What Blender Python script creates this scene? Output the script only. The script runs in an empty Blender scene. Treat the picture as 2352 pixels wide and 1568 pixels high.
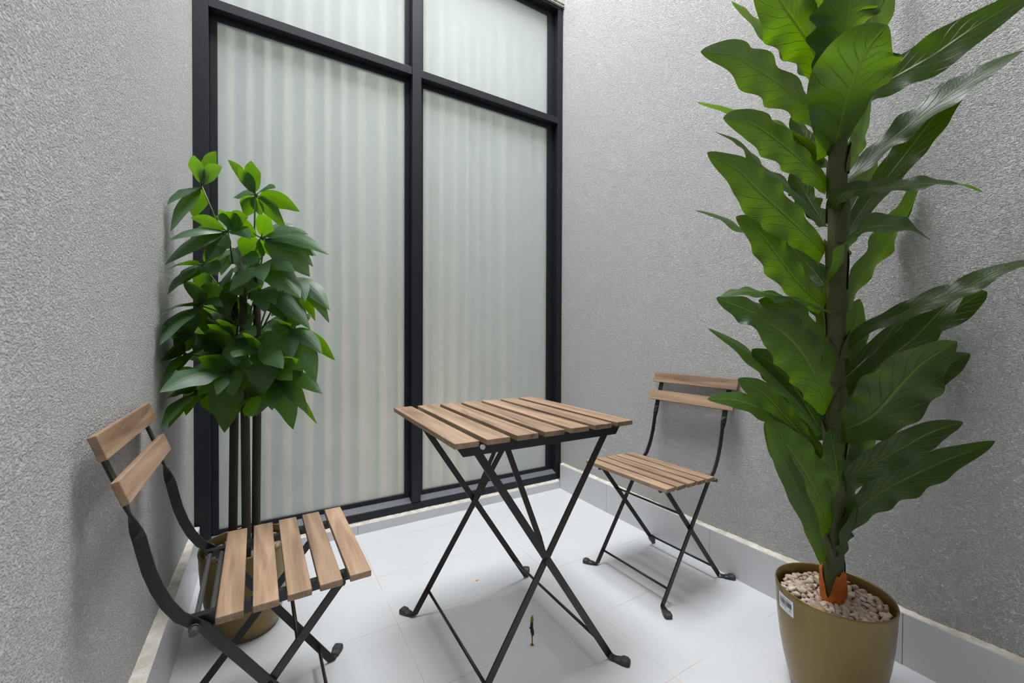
import bpy, bmesh, math, random
from mathutils import Vector, Matrix
random.seed(7)
S = bpy.context.scene
C = S.collection
PI = math.pi

# ------------------------------------------------------------------ camera
F_PX, YAW, PITCH, ROLL, CAM_H = 946.5, 0.5394, -0.0103, 0.0038, 0.9375
def cam_axes():
    fw = Vector((math.sin(YAW)*math.cos(PITCH), math.cos(YAW)*math.cos(PITCH), math.sin(PITCH)))
    r = Vector((math.cos(YAW), -math.sin(YAW), 0)); u = r.cross(fw)
    return r*math.cos(ROLL)+u*math.sin(ROLL), -r*math.sin(ROLL)+u*math.cos(ROLL), fw
CR, CU, CF = cam_axes()
CP = Vector((0, 0, CAM_H))
cd = bpy.data.cameras.new('camera'); cam = bpy.data.objects.new('camera', cd); C.objects.link(cam)
cd.sensor_width = 36; cd.lens = F_PX/2352*36; cd.clip_start = 0.02
cam.matrix_world = Matrix(((CR.x, CU.x, -CF.x, CP.x), (CR.y, CU.y, -CF.y, CP.y), (CR.z, CU.z, -CF.z, CP.z), (0, 0, 0, 1)))
cd.dof.use_dof = True; cd.dof.focus_distance = 1.25; cd.dof.aperture_fstop = 5.6
S.camera = cam
def at(px, py, d):
    return CP + CF*d + CR*((px-1176)/F_PX*d) - CU*((py-784)/F_PX*d)

# ------------------------------------------------------------------ light
w = bpy.data.worlds.new('sky'); S.world = w; w.use_nodes = True
bg = w.node_tree.nodes['Background']; bg.inputs[0].default_value = (0.95, 0.975, 1.0, 1); bg.inputs[1].default_value = 35
WELL_TOP = 5.2
OY0, OY1 = 0.5, 2.1
pl = bpy.data.lights.new('sky_opening_portal', 'AREA'); pl.shape = 'RECTANGLE'; pl.size = 1.85; pl.size_y = OY1-OY0
pl.cycles.is_portal = True
po = bpy.data.objects.new('sky_opening_portal', pl); po.location = (0.67, (OY0+OY1)/2, WELL_TOP+0.02); C.objects.link(po)
rl = bpy.data.lights.new('added_room_fill', 'AREA'); rl.shape = 'RECTANGLE'; rl.size = 1.4; rl.size_y = 0.5; rl.energy = 28; rl.color = (.96, .97, .92)  # unseen fill light, added to backlight the curtain folds and panes
ro = bpy.data.objects.new('added_room_fill', rl); ro.location = (0.67, 2.9, 2.95); C.objects.link(ro)
fl = bpy.data.lights.new('added_warm_fill', 'POINT'); fl.energy = 12; fl.color = (1, .62, .34); fl.shadow_soft_size = .15  # unseen warm fill, added to tint the lower panes
fo = bpy.data.objects.new('added_warm_fill', fl); fo.location = (0.80, 2.75, .45); C.objects.link(fo)
S.view_settings.view_transform = 'Standard'; S.view_settings.look = 'None'
S.view_settings.gamma = 1; S.view_settings.use_curve_mapping = False
S.view_settings.exposure = 0.0

# ------------------------------------------------------------------ helpers
def link(name, me, mat, parent=None, smooth=False):
    o = bpy.data.objects.new(name, me); C.objects.link(o)
    if mat: me.materials.append(mat)
    if parent: o.parent = parent
    if smooth:
        for p in me.polygons: p.use_smooth = True
    return o
def obj(name, bm, mat, parent=None, smooth=False):
    me = bpy.data.meshes.new(name); bm.to_mesh(me); bm.free()
    return link(name, me, mat, parent, smooth)
def bevel(o, wd=0.0015, seg=2):
    m = o.modifiers.new('bevel', 'BEVEL'); m.width = wd; m.segments = seg; m.limit_method = 'ANGLE'; m.angle_limit = .6
    return o
def empty(name, loc=(0, 0, 0), rz=0):
    o = bpy.data.objects.new(name, None); o.empty_display_size = .1; C.objects.link(o)
    o.location = loc; o.rotation_euler = (0, 0, rz); return o
def tag(o, label=None, cat=None, group=None, kind=None):
    if label: o['label'] = label
    if cat: o['category'] = cat
    if group: o['group'] = group
    if kind: o['kind'] = kind
    return o
def box(bm, x0, x1, y0, y1, z0, z1, M=None):
    v = [bm.verts.new(((x0, x1)[i], (y0, y1)[j], (z0, z1)[k])) for i in (0, 1) for j in (0, 1) for k in (0, 1)]
    for f in ((0, 1, 3, 2), (4, 6, 7, 5), (0, 4, 5, 1), (2, 3, 7, 6), (0, 2, 6, 4), (1, 5, 7, 3)):
        bm.faces.new([v[i] for i in f])
    if M: bmesh.ops.transform(bm, matrix=M, verts=v)
    return v
def tube(bm, pts, rad, seg=10, caps=True):
    pts = [Vector(p) for p in pts]; n = len(pts)
    if not isinstance(rad, (list, tuple)): rad = [rad]*n
    rings = []; prev = None
    for i, p in enumerate(pts):
        t = (pts[min(i+1, n-1)]-pts[max(i-1, 0)]).normalized()
        a = prev if prev else (Vector((0, 0, 1)) if abs(t.z) < .9 else Vector((1, 0, 0)))
        a = (a-t*a.dot(t)).normalized(); prev = a; b = t.cross(a)
        rings.append([bm.verts.new(p+a*math.cos(2*PI*k/seg)*rad[i]+b*math.sin(2*PI*k/seg)*rad[i]) for k in range(seg)])
    for i in range(n-1):
        for k in range(seg):
            bm.faces.new((rings[i][k], rings[i][(k+1) % seg], rings[i+1][(k+1) % seg], rings[i+1][k]))
    if caps: bm.faces.new(rings[0][::-1]); bm.faces.new(rings[-1])
def strip(bm, pts, wdirs, wd, th):
    """flat bar along pts, its wide direction given at every point"""
    pts = [Vector(p) for p in pts]; n = len(pts); rings = []
    for i, p in enumerate(pts):
        t = (pts[min(i+1, n-1)]-pts[max(i-1, 0)]).normalized()
        a = Vector(wdirs[i]); a = (a-t*a.dot(t)).normalized(); b = t.cross(a)
        rings.append([bm.verts.new(p+a*wd/2*s+b*th/2*q) for s, q in ((-1, -1), (1, -1), (1, 1), (-1, 1))])
    for i in range(n-1):
        for k in range(4):
            bm.faces.new((rings[i][k], rings[i][(k+1) % 4], rings[i+1][(k+1) % 4], rings[i+1][k]))
    bm.faces.new(rings[0][::-1]); bm.faces.new(rings[-1])
def lathe(bm, prof, seg=64):
    rings = [[bm.verts.new((r*math.cos(2*PI*k/seg), r*math.sin(2*PI*k/seg), z)) for k in range(seg)] for r, z in prof]
    for i in range(len(prof)-1):
        for k in range(seg):
            bm.faces.new((rings[i][k], rings[i][(k+1) % seg], rings[i+1][(k+1) % seg], rings[i+1][k]))
    return rings

# ------------------------------------------------------------------ materials
class NT:
    def __init__(s, name):
        s.m = bpy.data.materials.new(name); s.m.use_nodes = True; s.t = s.m.node_tree
        s.b = s.t.nodes['Principled BSDF']; s.out = s.t.nodes['Material Output']
    def n(s, kind, **kw):
        nd = s.t.nodes.new(kind)
        for k, v in kw.items():
            if k[0] == '_': nd.inputs[int(k[1:])].default_value = v
            elif k in nd.inputs: nd.inputs[k].default_value = v
            else: setattr(nd, k, v)
        return nd
    def l(s, a, b): s.t.links.new(a, b)
    def math(s, op, a, b=None, clamp=False):
        nd = s.n('ShaderNodeMath', operation=op, use_clamp=clamp)
        for i, q in enumerate((a, b)):
            if q is None: continue
            if isinstance(q, (int, float)): nd.inputs[i].default_value = q
            else: s.l(q, nd.inputs[i])
        return nd.outputs[0]
    def mix(s, f, a, b):
        nd = s.n('ShaderNodeMix', data_type='RGBA')
        for i, q in ((0, f), (6, a), (7, b)):
            if isinstance(q, (int, float)): nd.inputs[i].default_value = q
            elif isinstance(q, tuple): nd.inputs[i].default_value = q+(1,) if len(q) == 3 else q
            else: s.l(q, nd.inputs[i])
        return nd.outputs[2]
    def ramp(s, f, stops):
        nd = s.n('ShaderNodeValToRGB'); cr = nd.color_ramp
        while len(cr.elements) < len(stops): cr.elements.new(.5)
        for e, (p, c) in zip(cr.elements, stops): e.position = p; e.color = c+(1,) if len(c) == 3 else c
        s.l(f, nd.inputs[0]); return nd.outputs[0]
    def coord(s, which='Object', scale=(1, 1, 1), loc=(0, 0, 0)):
        tc = s.n('ShaderNodeTexCoord'); mp = s.n('ShaderNodeMapping')
        mp.inputs['Scale'].default_value = scale; mp.inputs['Location'].default_value = loc
        s.l(tc.outputs[which], mp.inputs[0]); return mp.outputs[0]
    def noise(s, v, scale, detail=3, rough=.5, dist=0):
        nd = s.n('ShaderNodeTexNoise'); nd.inputs['Scale'].default_value = scale; nd.inputs['Detail'].default_value = detail
        nd.inputs['Roughness'].default_value = rough; nd.inputs['Distortion'].default_value = dist
        s.l(v, nd.inputs['Vector']); return nd.outputs['Fac']
    def bump(s, h, strength, dist):
        nd = s.n('ShaderNodeBump'); nd.inputs['Strength'].default_value = strength; nd.inputs['Distance'].default_value = dist
        s.l(h, nd.inputs['Height']); s.l(nd.outputs[0], s.b.inputs['Normal']); return nd
    def set(s, color=None, rough=None, metal=None, **kw):
        if color is not None:
            if isinstance(color, tuple): s.b.inputs['Base Color'].default_value = color+(1,)
            else: s.l(color, s.b.inputs['Base Color'])
        if rough is not None:
            if isinstance(rough, (int, float)): s.b.inputs['Roughness'].default_value = rough
            else: s.l(rough, s.b.inputs['Roughness'])
        if metal is not None: s.b.inputs['Metallic'].default_value = metal
        for k, v in kw.items(): s.b.inputs[k.replace('_', ' ')].default_value = v
        return s.m

def mat_plaster():
    t = NT('rough_plaster'); v = t.coord('Object')
    vs = t.coord('Object', (1, 1, 1.75))
    n1 = t.noise(vs, 84, 2, .5, 1.5); n2 = t.noise(vs, 175, 2, .5, .8); n3 = t.noise(v, 430, 2, .5)
    worm = t.ramp(n1, [(.47, (0, 0, 0)), (.60, (1, 1, 1))]); w2 = t.ramp(n2, [(.45, (0, 0, 0)), (.62, (1, 1, 1))])
    h = t.math('ADD', t.math('MULTIPLY', worm, .8), t.math('MULTIPLY', w2, .55))
    h = t.math('ADD', h, t.math('MULTIPLY', n3, .3))
    big = t.noise(v, 2.2, 3)
    col = t.mix(big, (.68, .665, .653), (.74, .725, .713))
    dirt = t.ramp(t.noise(v, 4.5, 5, .6), [(.66, (0, 0, 0)), (.80, (.35, .35, .35))])
    col = t.mix(dirt, col, (.54, .52, .50))
    t.set(col, .85); t.b.inputs['Specular IOR Level'].default_value = .3
    t.bump(h, 1.0, .0078)
    return t.m
def mat_ledge():
    t = NT('cream_mortar'); v = t.coord('Object'); n = t.noise(v, 90, 4, .6)
    t.set(t.mix(t.ramp(t.noise(v, 25, 4), [(.4, (0, 0, 0)), (.65, (1, 1, 1))]), (.50, .455, .38), (.66, .625, .56)), .9)
    t.bump(n, .8, .004); return t.m
def mat_floor():
    t = NT('white_floor_tile'); tc = t.n('ShaderNodeTexCoord'); sp = t.n('ShaderNodeSeparateXYZ'); t.l(tc.outputs['Object'], sp.inputs[0])
    def line(o, off, per, wd):
        a = t.math('FRACT', t.math('DIVIDE', t.math('ADD', o, -off+per/2+per*20), per))
        a = t.math('ABSOLUTE', t.math('SUBTRACT', a, .5))
        return t.math('LESS_THAN', a, wd/per/2)
    lx = line(sp.outputs[0], .369, .6, .0018); ly = line(sp.outputs[1], 1.037, .3, .0018)
    g = t.math('MAXIMUM', lx, ly)
    v = t.coord('Object')
    gv = t.ramp(t.noise(v, 3.2, 3), [(.35, (.62, .62, .60)), (.6, (.42, .36, .24))])
    base = t.mix(t.noise(v, 3, 3), (.54, .546, .562), (.59, .596, .612))
    sm = t.ramp(t.noise(v, 130, 2), [(.80, (0, 0, 0)), (.83, (.5, .5, .5))])
    base = t.mix(sm, base, (.5, .5, .48))
    t.set(t.mix(g, base, gv), t.math('ADD', t.math('MULTIPLY', g, .4), .34))
    t.bump(t.math('SUBTRACT', 1.0, g), .5, .0008); return t.m
def mat_skirt():
    t = NT('grey_skirting_tile'); v = t.coord('Object')
    t.set(t.mix(t.noise(v, 5, 4), (.58, .585, .60), (.63, .635, .65)), .38); return t.m
def mat_frame():
    t = NT('anthracite_frame'); v = t.coord('Object')
    c = t.mix(t.ramp(t.noise(v, 40, 5, .7), [(.66, (0, 0, 0)), (.75, (1, 1, 1))]), (.009, .011, .016), (.03, .033, .04))
    t.set(c, .5); t.b.inputs['Specular IOR Level'].default_value = .38; return t.m
def mat_glass():
    t = NT('frosted_glass')
    t.set((.79, .85, .85), .44); t.b.inputs['Transmission Weight'].default_value = .58; t.b.inputs['IOR'].default_value = 1.2
    t.b.inputs['Coat Weight'].default_value = .8; t.b.inputs['Coat Roughness'].default_value = .05; t.b.inputs['Coat IOR'].default_value = 1.5
    return t.m
def mat_curtain():
    t = NT('pale_curtain_cloth'); v = t.coord('Object')
    t.set((.60, .63, .60), .9)
    tr = t.n('ShaderNodeBsdfTranslucent'); tr.inputs[0].default_value = (.78, .82, .76, 1)
    mx = t.n('ShaderNodeMixShader'); mx.inputs[0].default_value = .5
    t.l(t.b.outputs[0], mx.inputs[1]); t.l(tr.outputs[0], mx.inputs[2]); t.l(mx.outputs[0], t.out.inputs[0]); return t.m
def mat_plain(name, c, r=.6, metal=0, bump=None):
    t = NT(name); v = t.coord('Object')
    t.set(t.mix(t.noise(v, 30, 3), tuple(x*.88 for x in c), tuple(min(1, x*1.1) for x in c)), r, metal)
    if bump: t.bump(t.noise(v, bump[0], 3), bump[1], bump[2])
    return t.m
def mat_wood():
    t = NT('acacia_slat_wood'); tc = t.n('ShaderNodeTexCoord'); ge = t.n('ShaderNodeNewGeometry')
    off = t.n('ShaderNodeVectorMath', operation='SCALE'); off.inputs['Scale'].default_value = 7.3
    cb = t.n('ShaderNodeCombineXYZ')
    for i in range(3): t.l(ge.outputs['Random Per Island'], cb.inputs[i])
    t.l(cb.outputs[0], off.inputs[0])
    ad = t.n('ShaderNodeVectorMath', operation='ADD'); t.l(tc.outputs['Object'], ad.inputs[0]); t.l(off.outputs[0], ad.inputs[1])
    mp = t.n('ShaderNodeMapping'); mp.inputs['Scale'].default_value = (26, 1.8, 26); t.l(ad.outputs[0], mp.inputs[0])
    g1 = t.noise(mp.outputs[0], 1.0, 4, .55, 1.2)
    mp2 = t.n('ShaderNodeMapping'); mp2.inputs['Scale'].default_value = (160, 6, 160); t.l(ad.outputs[0], mp2.inputs[0])
    g2 = t.noise(mp2.outputs[0], 1.0, 3, .6)
    mp3 = t.n('ShaderNodeMapping'); mp3.inputs['Scale'].default_value = (9, 1.2, 9); t.l(ad.outputs[0], mp3.inputs[0])
    knot = t.ramp(t.noise(mp3.outputs[0], 1.6, 3, .5, 2.5), [(.62, (0, 0, 0)), (.72, (1, 1, 1))])
    c = t.ramp(g1, [(.28, (.13, .080, .050)), (.47, (.27, .174, .109)), (.72, (.41, .28, .18))])
    c = t.mix(t.math('MULTIPLY', t.ramp(g2, [(.5, (0, 0, 0)), (.75, (1, 1, 1))]), .35), c, (.17, .09, .05))
    c = t.mix(t.math('MULTIPLY', knot, .55), c, (.14, .085, .06))
    hv = t.n('ShaderNodeHueSaturation'); t.l(c, hv.inputs['Color'])
    t.l(t.math('ADD', t.math('MULTIPLY', ge.outputs['Random Per Island'], .3), .87), hv.inputs['Value'])
    t.set(hv.outputs[0], t.math('ADD', t.math('MULTIPLY', g2, .15), .34)); t.bump(g2, .15, .0006); return t.m
def mat_metal():
    t = NT('black_powder_coated_steel'); v = t.coord('Object')
    t.set((.012, .0115, .0125), .4); t.b.inputs['Specular IOR Level'].default_value = .5
    t.bump(t.noise(v, 900, 2), .15, .0004); return t.m
def mat_pot():
    t = NT('olive_gold_pot'); v = t.coord('Object')
    t.set(t.mix(t.noise(v, 14, 3), (.19, .130, .031), (.21, .145, .038)), .36, .45)
    t.b.inputs['Coat Weight'].default_value = .3; t.b.inputs['Coat Roughness'].default_value = .12
    t.bump(t.noise(v, 500, 2), .06, .0004); return t.m
def mat_pebble():
    t = NT('mixed_pebbles'); ge = t.n('ShaderNodeNewGeometry'); v = t.coord('Object')
    c = t.ramp(ge.outputs['Random Per Island'], [(0, (.46, .37, .28)), (.25, (.60, .53, .43)), (.45, (.33, .20, .13)), (.6, (.68, .62, .53)), (.75, (.26, .16, .10)), (.88, (.50, .35, .26)), (1, (.28, .25, .21))])
    c = t.mix(t.math('MULTIPLY', t.noise(v, 120, 3), .5), c, (.45, .34, .26))
    t.set(c, .6); t.bump(t.noise(v, 300, 3), .3, .001); return t.m
def mat_leaf(name, top, trans, vein, nveins, fac=.42, rough=.42, bd=.003, sv=.85, spec=.62):
    t = NT(name); uv = t.n('ShaderNodeUVMap'); sp = t.n('ShaderNodeSeparateXYZ'); t.l(uv.outputs[0], sp.inputs[0])
    u = sp.outputs[0]; a = t.math('ABSOLUTE', t.math('SUBTRACT', sp.outputs[1], .5))   # 0 midrib .. .5 edge
    ob = t.coord('Object')
    wob = t.math('MULTIPLY', t.noise(ob, 12, 2), .8)
    ph = t.math('ADD', t.math('SUBTRACT', t.math('MULTIPLY', u, nveins), t.math('MULTIPLY', t.math('POWER', a, .8), nveins*.42)), wob)
    d = t.math('ABSOLUTE', t.math('SUBTRACT', t.math('FRACT', ph), .5))
    side = t.math('SUBTRACT', 1.0, t.math('MULTIPLY', d, 16.0), clamp=True)
    side = t.math('MULTIPLY', side, t.math('SUBTRACT', 1.0, t.math('MULTIPLY', a, 1.6), clamp=True))
    mid = t.math('SUBTRACT', 1.0, t.math('MULTIPLY', a, 26.0), clamp=True)
    v = t.math('MAXIMUM', t.math('MULTIPLY', side, sv), t.math('MULTIPLY', mid, min(1, sv+.3)))
    nz = t.noise(ob, 9, 4, .6); fine = t.noise(ob, 260, 2)
    ge = t.n('ShaderNodeNewGeometry')
    base = t.mix(nz, tuple(x*.72 for x in top), tuple(x*1.25 for x in top))
    base = t.mix(ge.outputs['Backfacing'], base, tuple(min(1, p*1.7+.01) for p in top))
    t.set(t.mix(t.math('MULTIPLY', v, .75), base, vein), rough); t.b.inputs['Specular IOR Level'].default_value = spec
    h = t.math('ADD', t.math('MULTIPLY', v, 1.0), t.math('MULTIPLY', fine, .25))
    bp = t.bump(h, .8, bd)
    tr = t.n('ShaderNodeBsdfTranslucent'); t.l(t.mix(nz, tuple(x*.8 for x in trans), trans), tr.inputs[0]); t.l(bp.outputs[0], tr.inputs[1])
    mx = t.n('ShaderNodeMixShader'); t.l(t.math('SUBTRACT', fac, t.math('MULTIPLY', v, .22)), mx.inputs[0])
    t.l(t.b.outputs[0], mx.inputs[1]); t.l(tr.outputs[0], mx.inputs[2]); t.l(mx.outputs[0], t.out.inputs[0]); return t.m

M_PL, M_LEDGE, M_FLOOR, M_SK, M_FR, M_GL, M_CU = mat_plaster(), mat_ledge(), mat_floor(), mat_skirt(), mat_frame(), mat_glass(), mat_curtain()
M_WOOD, M_MET, M_POT, M_PEB = mat_wood(), mat_metal(), mat_pot(), mat_pebble()
M_ROD = mat_plain('grey_steel_rod', (.07, .07, .07), .42, .3)
M_RUB = mat_plain('dark_plastic_cap', (.03, .031, .033), .5)
M_LEAF = mat_leaf('broad_leaf', (.010, .036, .005), (.14, .28, .0), (.20, .32, .03), 11, .42, .40)
M_LEAF2 = mat_leaf('palmate_leaf', (.013, .045, .016), (.20, .46, .0), (.03, .09, .02), 9, .38, .47, .0006, .12, .85)
M_STEM = mat_plain('green_sheath', (.060, .070, .014), .6, 0, (60, .3, .003))
M_PET = mat_plain('green_petiole', (.09, .17, .03), .5)
M_TRUNK = mat_plain('dark_brown_stem', (.045, .035, .022), .7, 0, (70, .6, .004))
M_ORANGE = mat_plain('orange_wrap', (.46, .12, .012), .75, 0, (60, .8, .003))

# ------------------------------------------------------------------ setting
XL, XR, YG, YF = -0.262, 1.595, 2.107, 2.058      # plaster faces, glass plane, frame front
TL, TR, TB = -0.2255, 1.5706, 2.037              # tile faces
def slab(name, *dims, mat, kind='structure'):
    bm = bmesh.new(); box(bm, *dims); return tag(obj(name, bm, mat), kind=kind)
YN = -1.1
slab('floor', XL-.12, XR+.12, YN-.12, 2.2, -.08, 0, mat=M_FLOOR)
bm = bmesh.new()
for q in box(bm, 0, 1, YN-.12, 2.2, 0, WELL_TOP): q.co.x = (-.246-.0149*(2.06-q.co.y)) if q.co.x > .5 else XL-.2
tag(obj('wall_left', bm, M_PL), kind='structure')
slab('wall_right', XR, XR+.12, YN-.12, 2.2, 0, WELL_TOP, mat=M_PL)
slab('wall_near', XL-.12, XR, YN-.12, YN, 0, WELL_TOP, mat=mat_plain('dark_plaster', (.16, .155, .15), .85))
bm = bmesh.new(); box(bm, XL, XR, 2.045, 2.2, 3.0, WELL_TOP); box(bm, XL, XR, 2.058, 2.2, 0, .052); tag(obj('wall_window', bm, M_PL), kind='structure')
slab('ceiling', XL-.12, XR+.12, YN-.12, OY0, WELL_TOP, WELL_TOP+.12, mat=M_PL)
# skirting tiles with rough mortar on top
def skirt(name, axis, joints, face, back, h, a0, a1):
    bm = bmesh.new(); js = [a0]+joints+[a1]
    for p, q in zip(js[:-1], js[1:]):
        if axis == 'y': box(bm, min(face, back), max(face, back), p+.0006, q-.0006, 0, h)
        else: box(bm, p+.0006, q-.0006, min(face, back), max(face, back), 0, h)
    return tag(bevel(obj(name, bm, M_SK), .0008), kind='structure')
skirt('baseboard_right', 'y', [-.769, -.169, .431, 1.031, 1.631], TR, XR, .150, YN, TB)
skirt('baseboard_left', 'y', [-.62, -.02, .58, 1.18, 1.78], TL, XL, .178, YN, TB)
skirt('baseboard_window', 'x', [-.226+.0, .374, .974], TB, YF, .043, XL+.02, TR)
def mortar(name, axis, f, b, z, a0, a1, hh):
    """lumpy mortar line sloping from the tile edge back to the wall"""
    bm = bmesh.new(); n = int(abs(a1-a0)/.008); rows = []
    for i in range(n+1):
        a = a0+(a1-a0)*i/n; r = []
        jz = .0016*math.sin(i*1.3)+random.uniform(-.0016, .0016); ln = random.uniform(-.0012, .0015)+.0018*math.sin(i*.06)+.001*math.sin(i*.23)
        for (d, zz) in ((b, z-.002), (f, z-.002), (f+(b-f)*.05, z+.0012), (f+(b-f)*.6, z+hh*.45+jz), (b-(b-f)*.02, z+hh+ln), (b, z+hh+ln)):
            r.append(bm.verts.new((d, a, zz) if axis == 'y' else (a, d, zz)))
        rows.append(r)
    for p, q in zip(rows[:-1], rows[1:]):
        for k in range(5): bm.faces.new((p[k], p[k+1], q[k+1], q[k]))
        bm.faces.new((p[5], p[0], q[0], q[5]))
    bm.faces.new(rows[0]); bm.faces.new(rows[-1][::-1])
    bmesh.ops.recalc_face_normals(bm, faces=bm.faces)
    return tag(obj(name, bm, M_LEDGE), kind='structure')
mortar('trim_1', 'y', TR, XR, .150, YN, TB, .006)
mortar('trim_2', 'y', TL, XL, .178, YN, TB, .004)
mortar('trim_3', 'x', TB, YF+.004, .043, TL, TR, .010)
mortar('trim_4', 'x', 2.045, 2.062, 2.985, XL, XR, .015)

# window
M_DUST_SHEEN = mat_plain('dusty_grey_metal_sheen', (.115, .12, .135), .5)  # paler sill top: dust plus sky reflection painted into the colour
win = tag(empty('window_1', (0.67, YG, .05)), kind='structure')
def wpart(name, bm, mat, bev=0):
    bmesh.ops.translate(bm, verts=bm.verts, vec=(-.67, -YG, -.05)); o = obj(name, bm, mat, win)
    if bev: bevel(o, bev)
    return o
GX = [(-.168, .6146), (.7116, 1.508)]; GZ = [(.1277, 2.2393-.0), (2.325, 2.935)]
FX0, FX1 = XL+.002, XR-.002
MX0, MX1 = .640, .686
# front face openings
ox = [(-.194, MX0), (MX1, 1.556)]; oz = [(.1045, 2.262), (2.300, 2.965)]
bm = bmesh.new()
box(bm, FX0, ox[0][0], YF, YG+.05, .052, 2.998); box(bm, ox[1][1], FX1, YF, YG+.05, .052, 2.998)
box(bm, ox[0][0], ox[1][1], YF, YG+.05, oz[1][1], 2.998)
# sill rail with a sloping top
v = box(bm, ox[0][0], ox[1][1], YF, YG+.05, .052, oz[0][0])
for q in v:
    if q.co.z > .08: q.co.z = .088 if q.co.y < YF+.01 else .104
wpart('frame', bm, M_FR, .0012)
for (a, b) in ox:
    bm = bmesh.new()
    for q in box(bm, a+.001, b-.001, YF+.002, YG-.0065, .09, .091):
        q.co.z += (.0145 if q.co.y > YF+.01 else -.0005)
    wpart('sill', bm, M_DUST_SHEEN)
bm = bmesh.new(); box(bm, MX0, MX1, YF-.003, YG+.05, .092, 2.97); wpart('mullion', bm, M_FR, .0015)
for (a, b) in ox:
    bm = bmesh.new(); box(bm, a, b, YF+.001, YG+.05, oz[0][1], oz[1][0]); wpart('transom', bm, M_FR, .0012)
for i in range(2):
    for j in range(2):
        gx0, gx1 = GX[i]; gz0, gz1 = GZ[j]; a, b = ox[i]; c, d = oz[j]
        bm = bmesh.new(); yb = YG-.006
        box(bm, a, gx0, yb, YG+.02, c, d); box(bm, gx1, b, yb, YG+.02, c, d)
        box(bm, gx0, gx1, yb, YG+.02, c, gz0); box(bm, gx0, gx1, yb, YG+.02, gz1, d)
        be = wpart('glazing_bead', bm, M_FR, .0015)
        bm = bmesh.new(); box(bm, gx0-.004, gx1+.004, YG, YG+.008, gz0-.004, gz1+.004)
        g = wpart('pane', bm, M_GL)
# curtain behind the glass
bm = bmesh.new(); nx = 1100; rows = []
for z in (0.03, 1.0, 2.0, 3.05):
    row = []
    for i in range(nx+1):
        x = XL-.02+(XR-XL+.04)*i/nx
        ph = x*2*PI/.082+1.1*math.sin(x*7.1)+.7*math.sin(x*17.3+1)+.25*math.sin(z*1.7+x*9)
        am = .034+.006*math.sin(x*11+.4)
        row.append(bm.verts.new((x-.0125*math.sin(2*ph), 2.190+am*math.sin(ph), z)))
    rows.append(row)
for a, b in zip(rows[:-1], rows[1:]):
    for i in range(nx): bm.faces.new((a[i], a[i+1], b[i+1], b[i]))
tag(obj('curtain', bm, M_CU, smooth=True), 'pale sheer curtain in soft vertical folds behind the frosted window', 'curtain')
# the room behind the curtain
M_RW = mat_plain('room_wall_paint', (.72, .66, .57), .8); M_RF = mat_plain('room_wood_floor', (.42, .24, .13), .5)
bm = bmesh.new(); box(bm, XL-.12, XR+.12, 3.3, 3.4, 0, 3.1); box(bm, XL-.12, XL, 2.2, 3.3, 0, 3.1); box(bm, XR, XR+.12, 2.2, 3.3, 0, 3.1); box(bm, XL-.12, XR+.12, 2.2, 3.4, 3.1, 3.2)
tag(obj('wall_room', bm, M_RW), kind='structure')
slab('floor_room', XL-.12, XR+.12, 2.2, 3.4, -.08, .02, mat=M_RF)

# ------------------------------------------------------------------ flat-bar legs
def leg_bm(path, v, side, wd=.020, th=.0045, twist=None, foot=.024):
    """path: list of (u, z) from the top down to the floor, v its lateral place, foot folds outward (side)"""
    bm = bmesh.new(); pts = []; wds = []
    n = len(path)
    for i, (u, z) in enumerate(path):
        a = Vector((path[max(i-1, 0)][0], 0, path[max(i-1, 0)][1])); b = Vector((path[min(i+1, n-1)][0], 0, path[min(i+1, n-1)][1]))
        t = (b-a).normalized(); wv = Vector((t.z, 0, -t.x))
        if twist:
            k = twist(z); wv = (wv*math.cos(k)+Vector((0, 1, 0))*math.sin(k)).normalized()
        pts.append(Vector((u, v, z))); wds.append(wv)
    # foot: bar folded about the u axis at the floor
    t = (pts[-1]-pts[-2]).normalized(); wv = wds[-1]
    h0 = .006
    for ang, ds in ((.5, .005), (1.1, .006), (PI/2, .007), (PI/2, foot)):
        d = Vector((t.x, side*abs(t.z)*math.sin(ang), t.z*math.cos(ang)))
        ww = Vector((wv.x, side*-wv.z*math.sin(ang)*(1 if t.z < 0 else -1), wv.z*math.cos(ang)))
        pts.append(pts[-1]+d*ds); wds.append(ww)
    dz = h0-pts[-1].z
    # shift the lowest straight point so that the fold rests on the floor
    for q in pts[n-1:]: q.z += dz
    strip(bm, pts, wds, wd, th)
    return bm, pts[-1].copy(), (pts[-1]-pts[-2]).normalized()
def cap_bm(p, d):
    bm = bmesh.new(); d = Vector((d.x, d.y, 0)).normalized(); s = Vector((-d.y, d.x, 0))
    prof = [(-.018, .0115, .010), (-.006, .0125, .012), (.0, .0135, .0165), (.014, .0135, .0165), (.021, .009, .012)]
    rings = []
    for a, hw, h in prof:
        c = Vector((p.x, p.y, 0))+d*a
        rings.append([bm.verts.new(c+s*q[0]*hw+Vector((0, 0, q[1]))) for q in ((-1, 0), (1, 0), (1, h*.75), (.7, h), (-.7, h), (-1, h*.75))])
    for a, b in zip(rings[:-1], rings[1:]):
        for k in range(6): bm.faces.new((a[k], a[(k+1) % 6], b[(k+1) % 6], b[k]))
    bm.faces.new(rings[0][::-1]); bm.faces.new(rings[-1]); bmesh.ops.recalc_face_normals(bm, faces=bm.faces)
    return bm
def add_leg(root, path, v, side, **kw):
    bm, p, d = leg_bm(path, v, side, **kw)
    l = bevel(obj('leg', bm, M_MET, root), .0008)
    bevel(obj('foot_cap', cap_bm(p, d), M_RUB, l), .0012)
    return l
def bolt(name, root, u, v, z, side, r=.006, l=.004):
    bm = bmesh.new(); tube(bm, [(u, v, z), (u, v+side*l, z)], [r, r*.8], 12); return obj(name, bm, M_MET, root)

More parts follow.
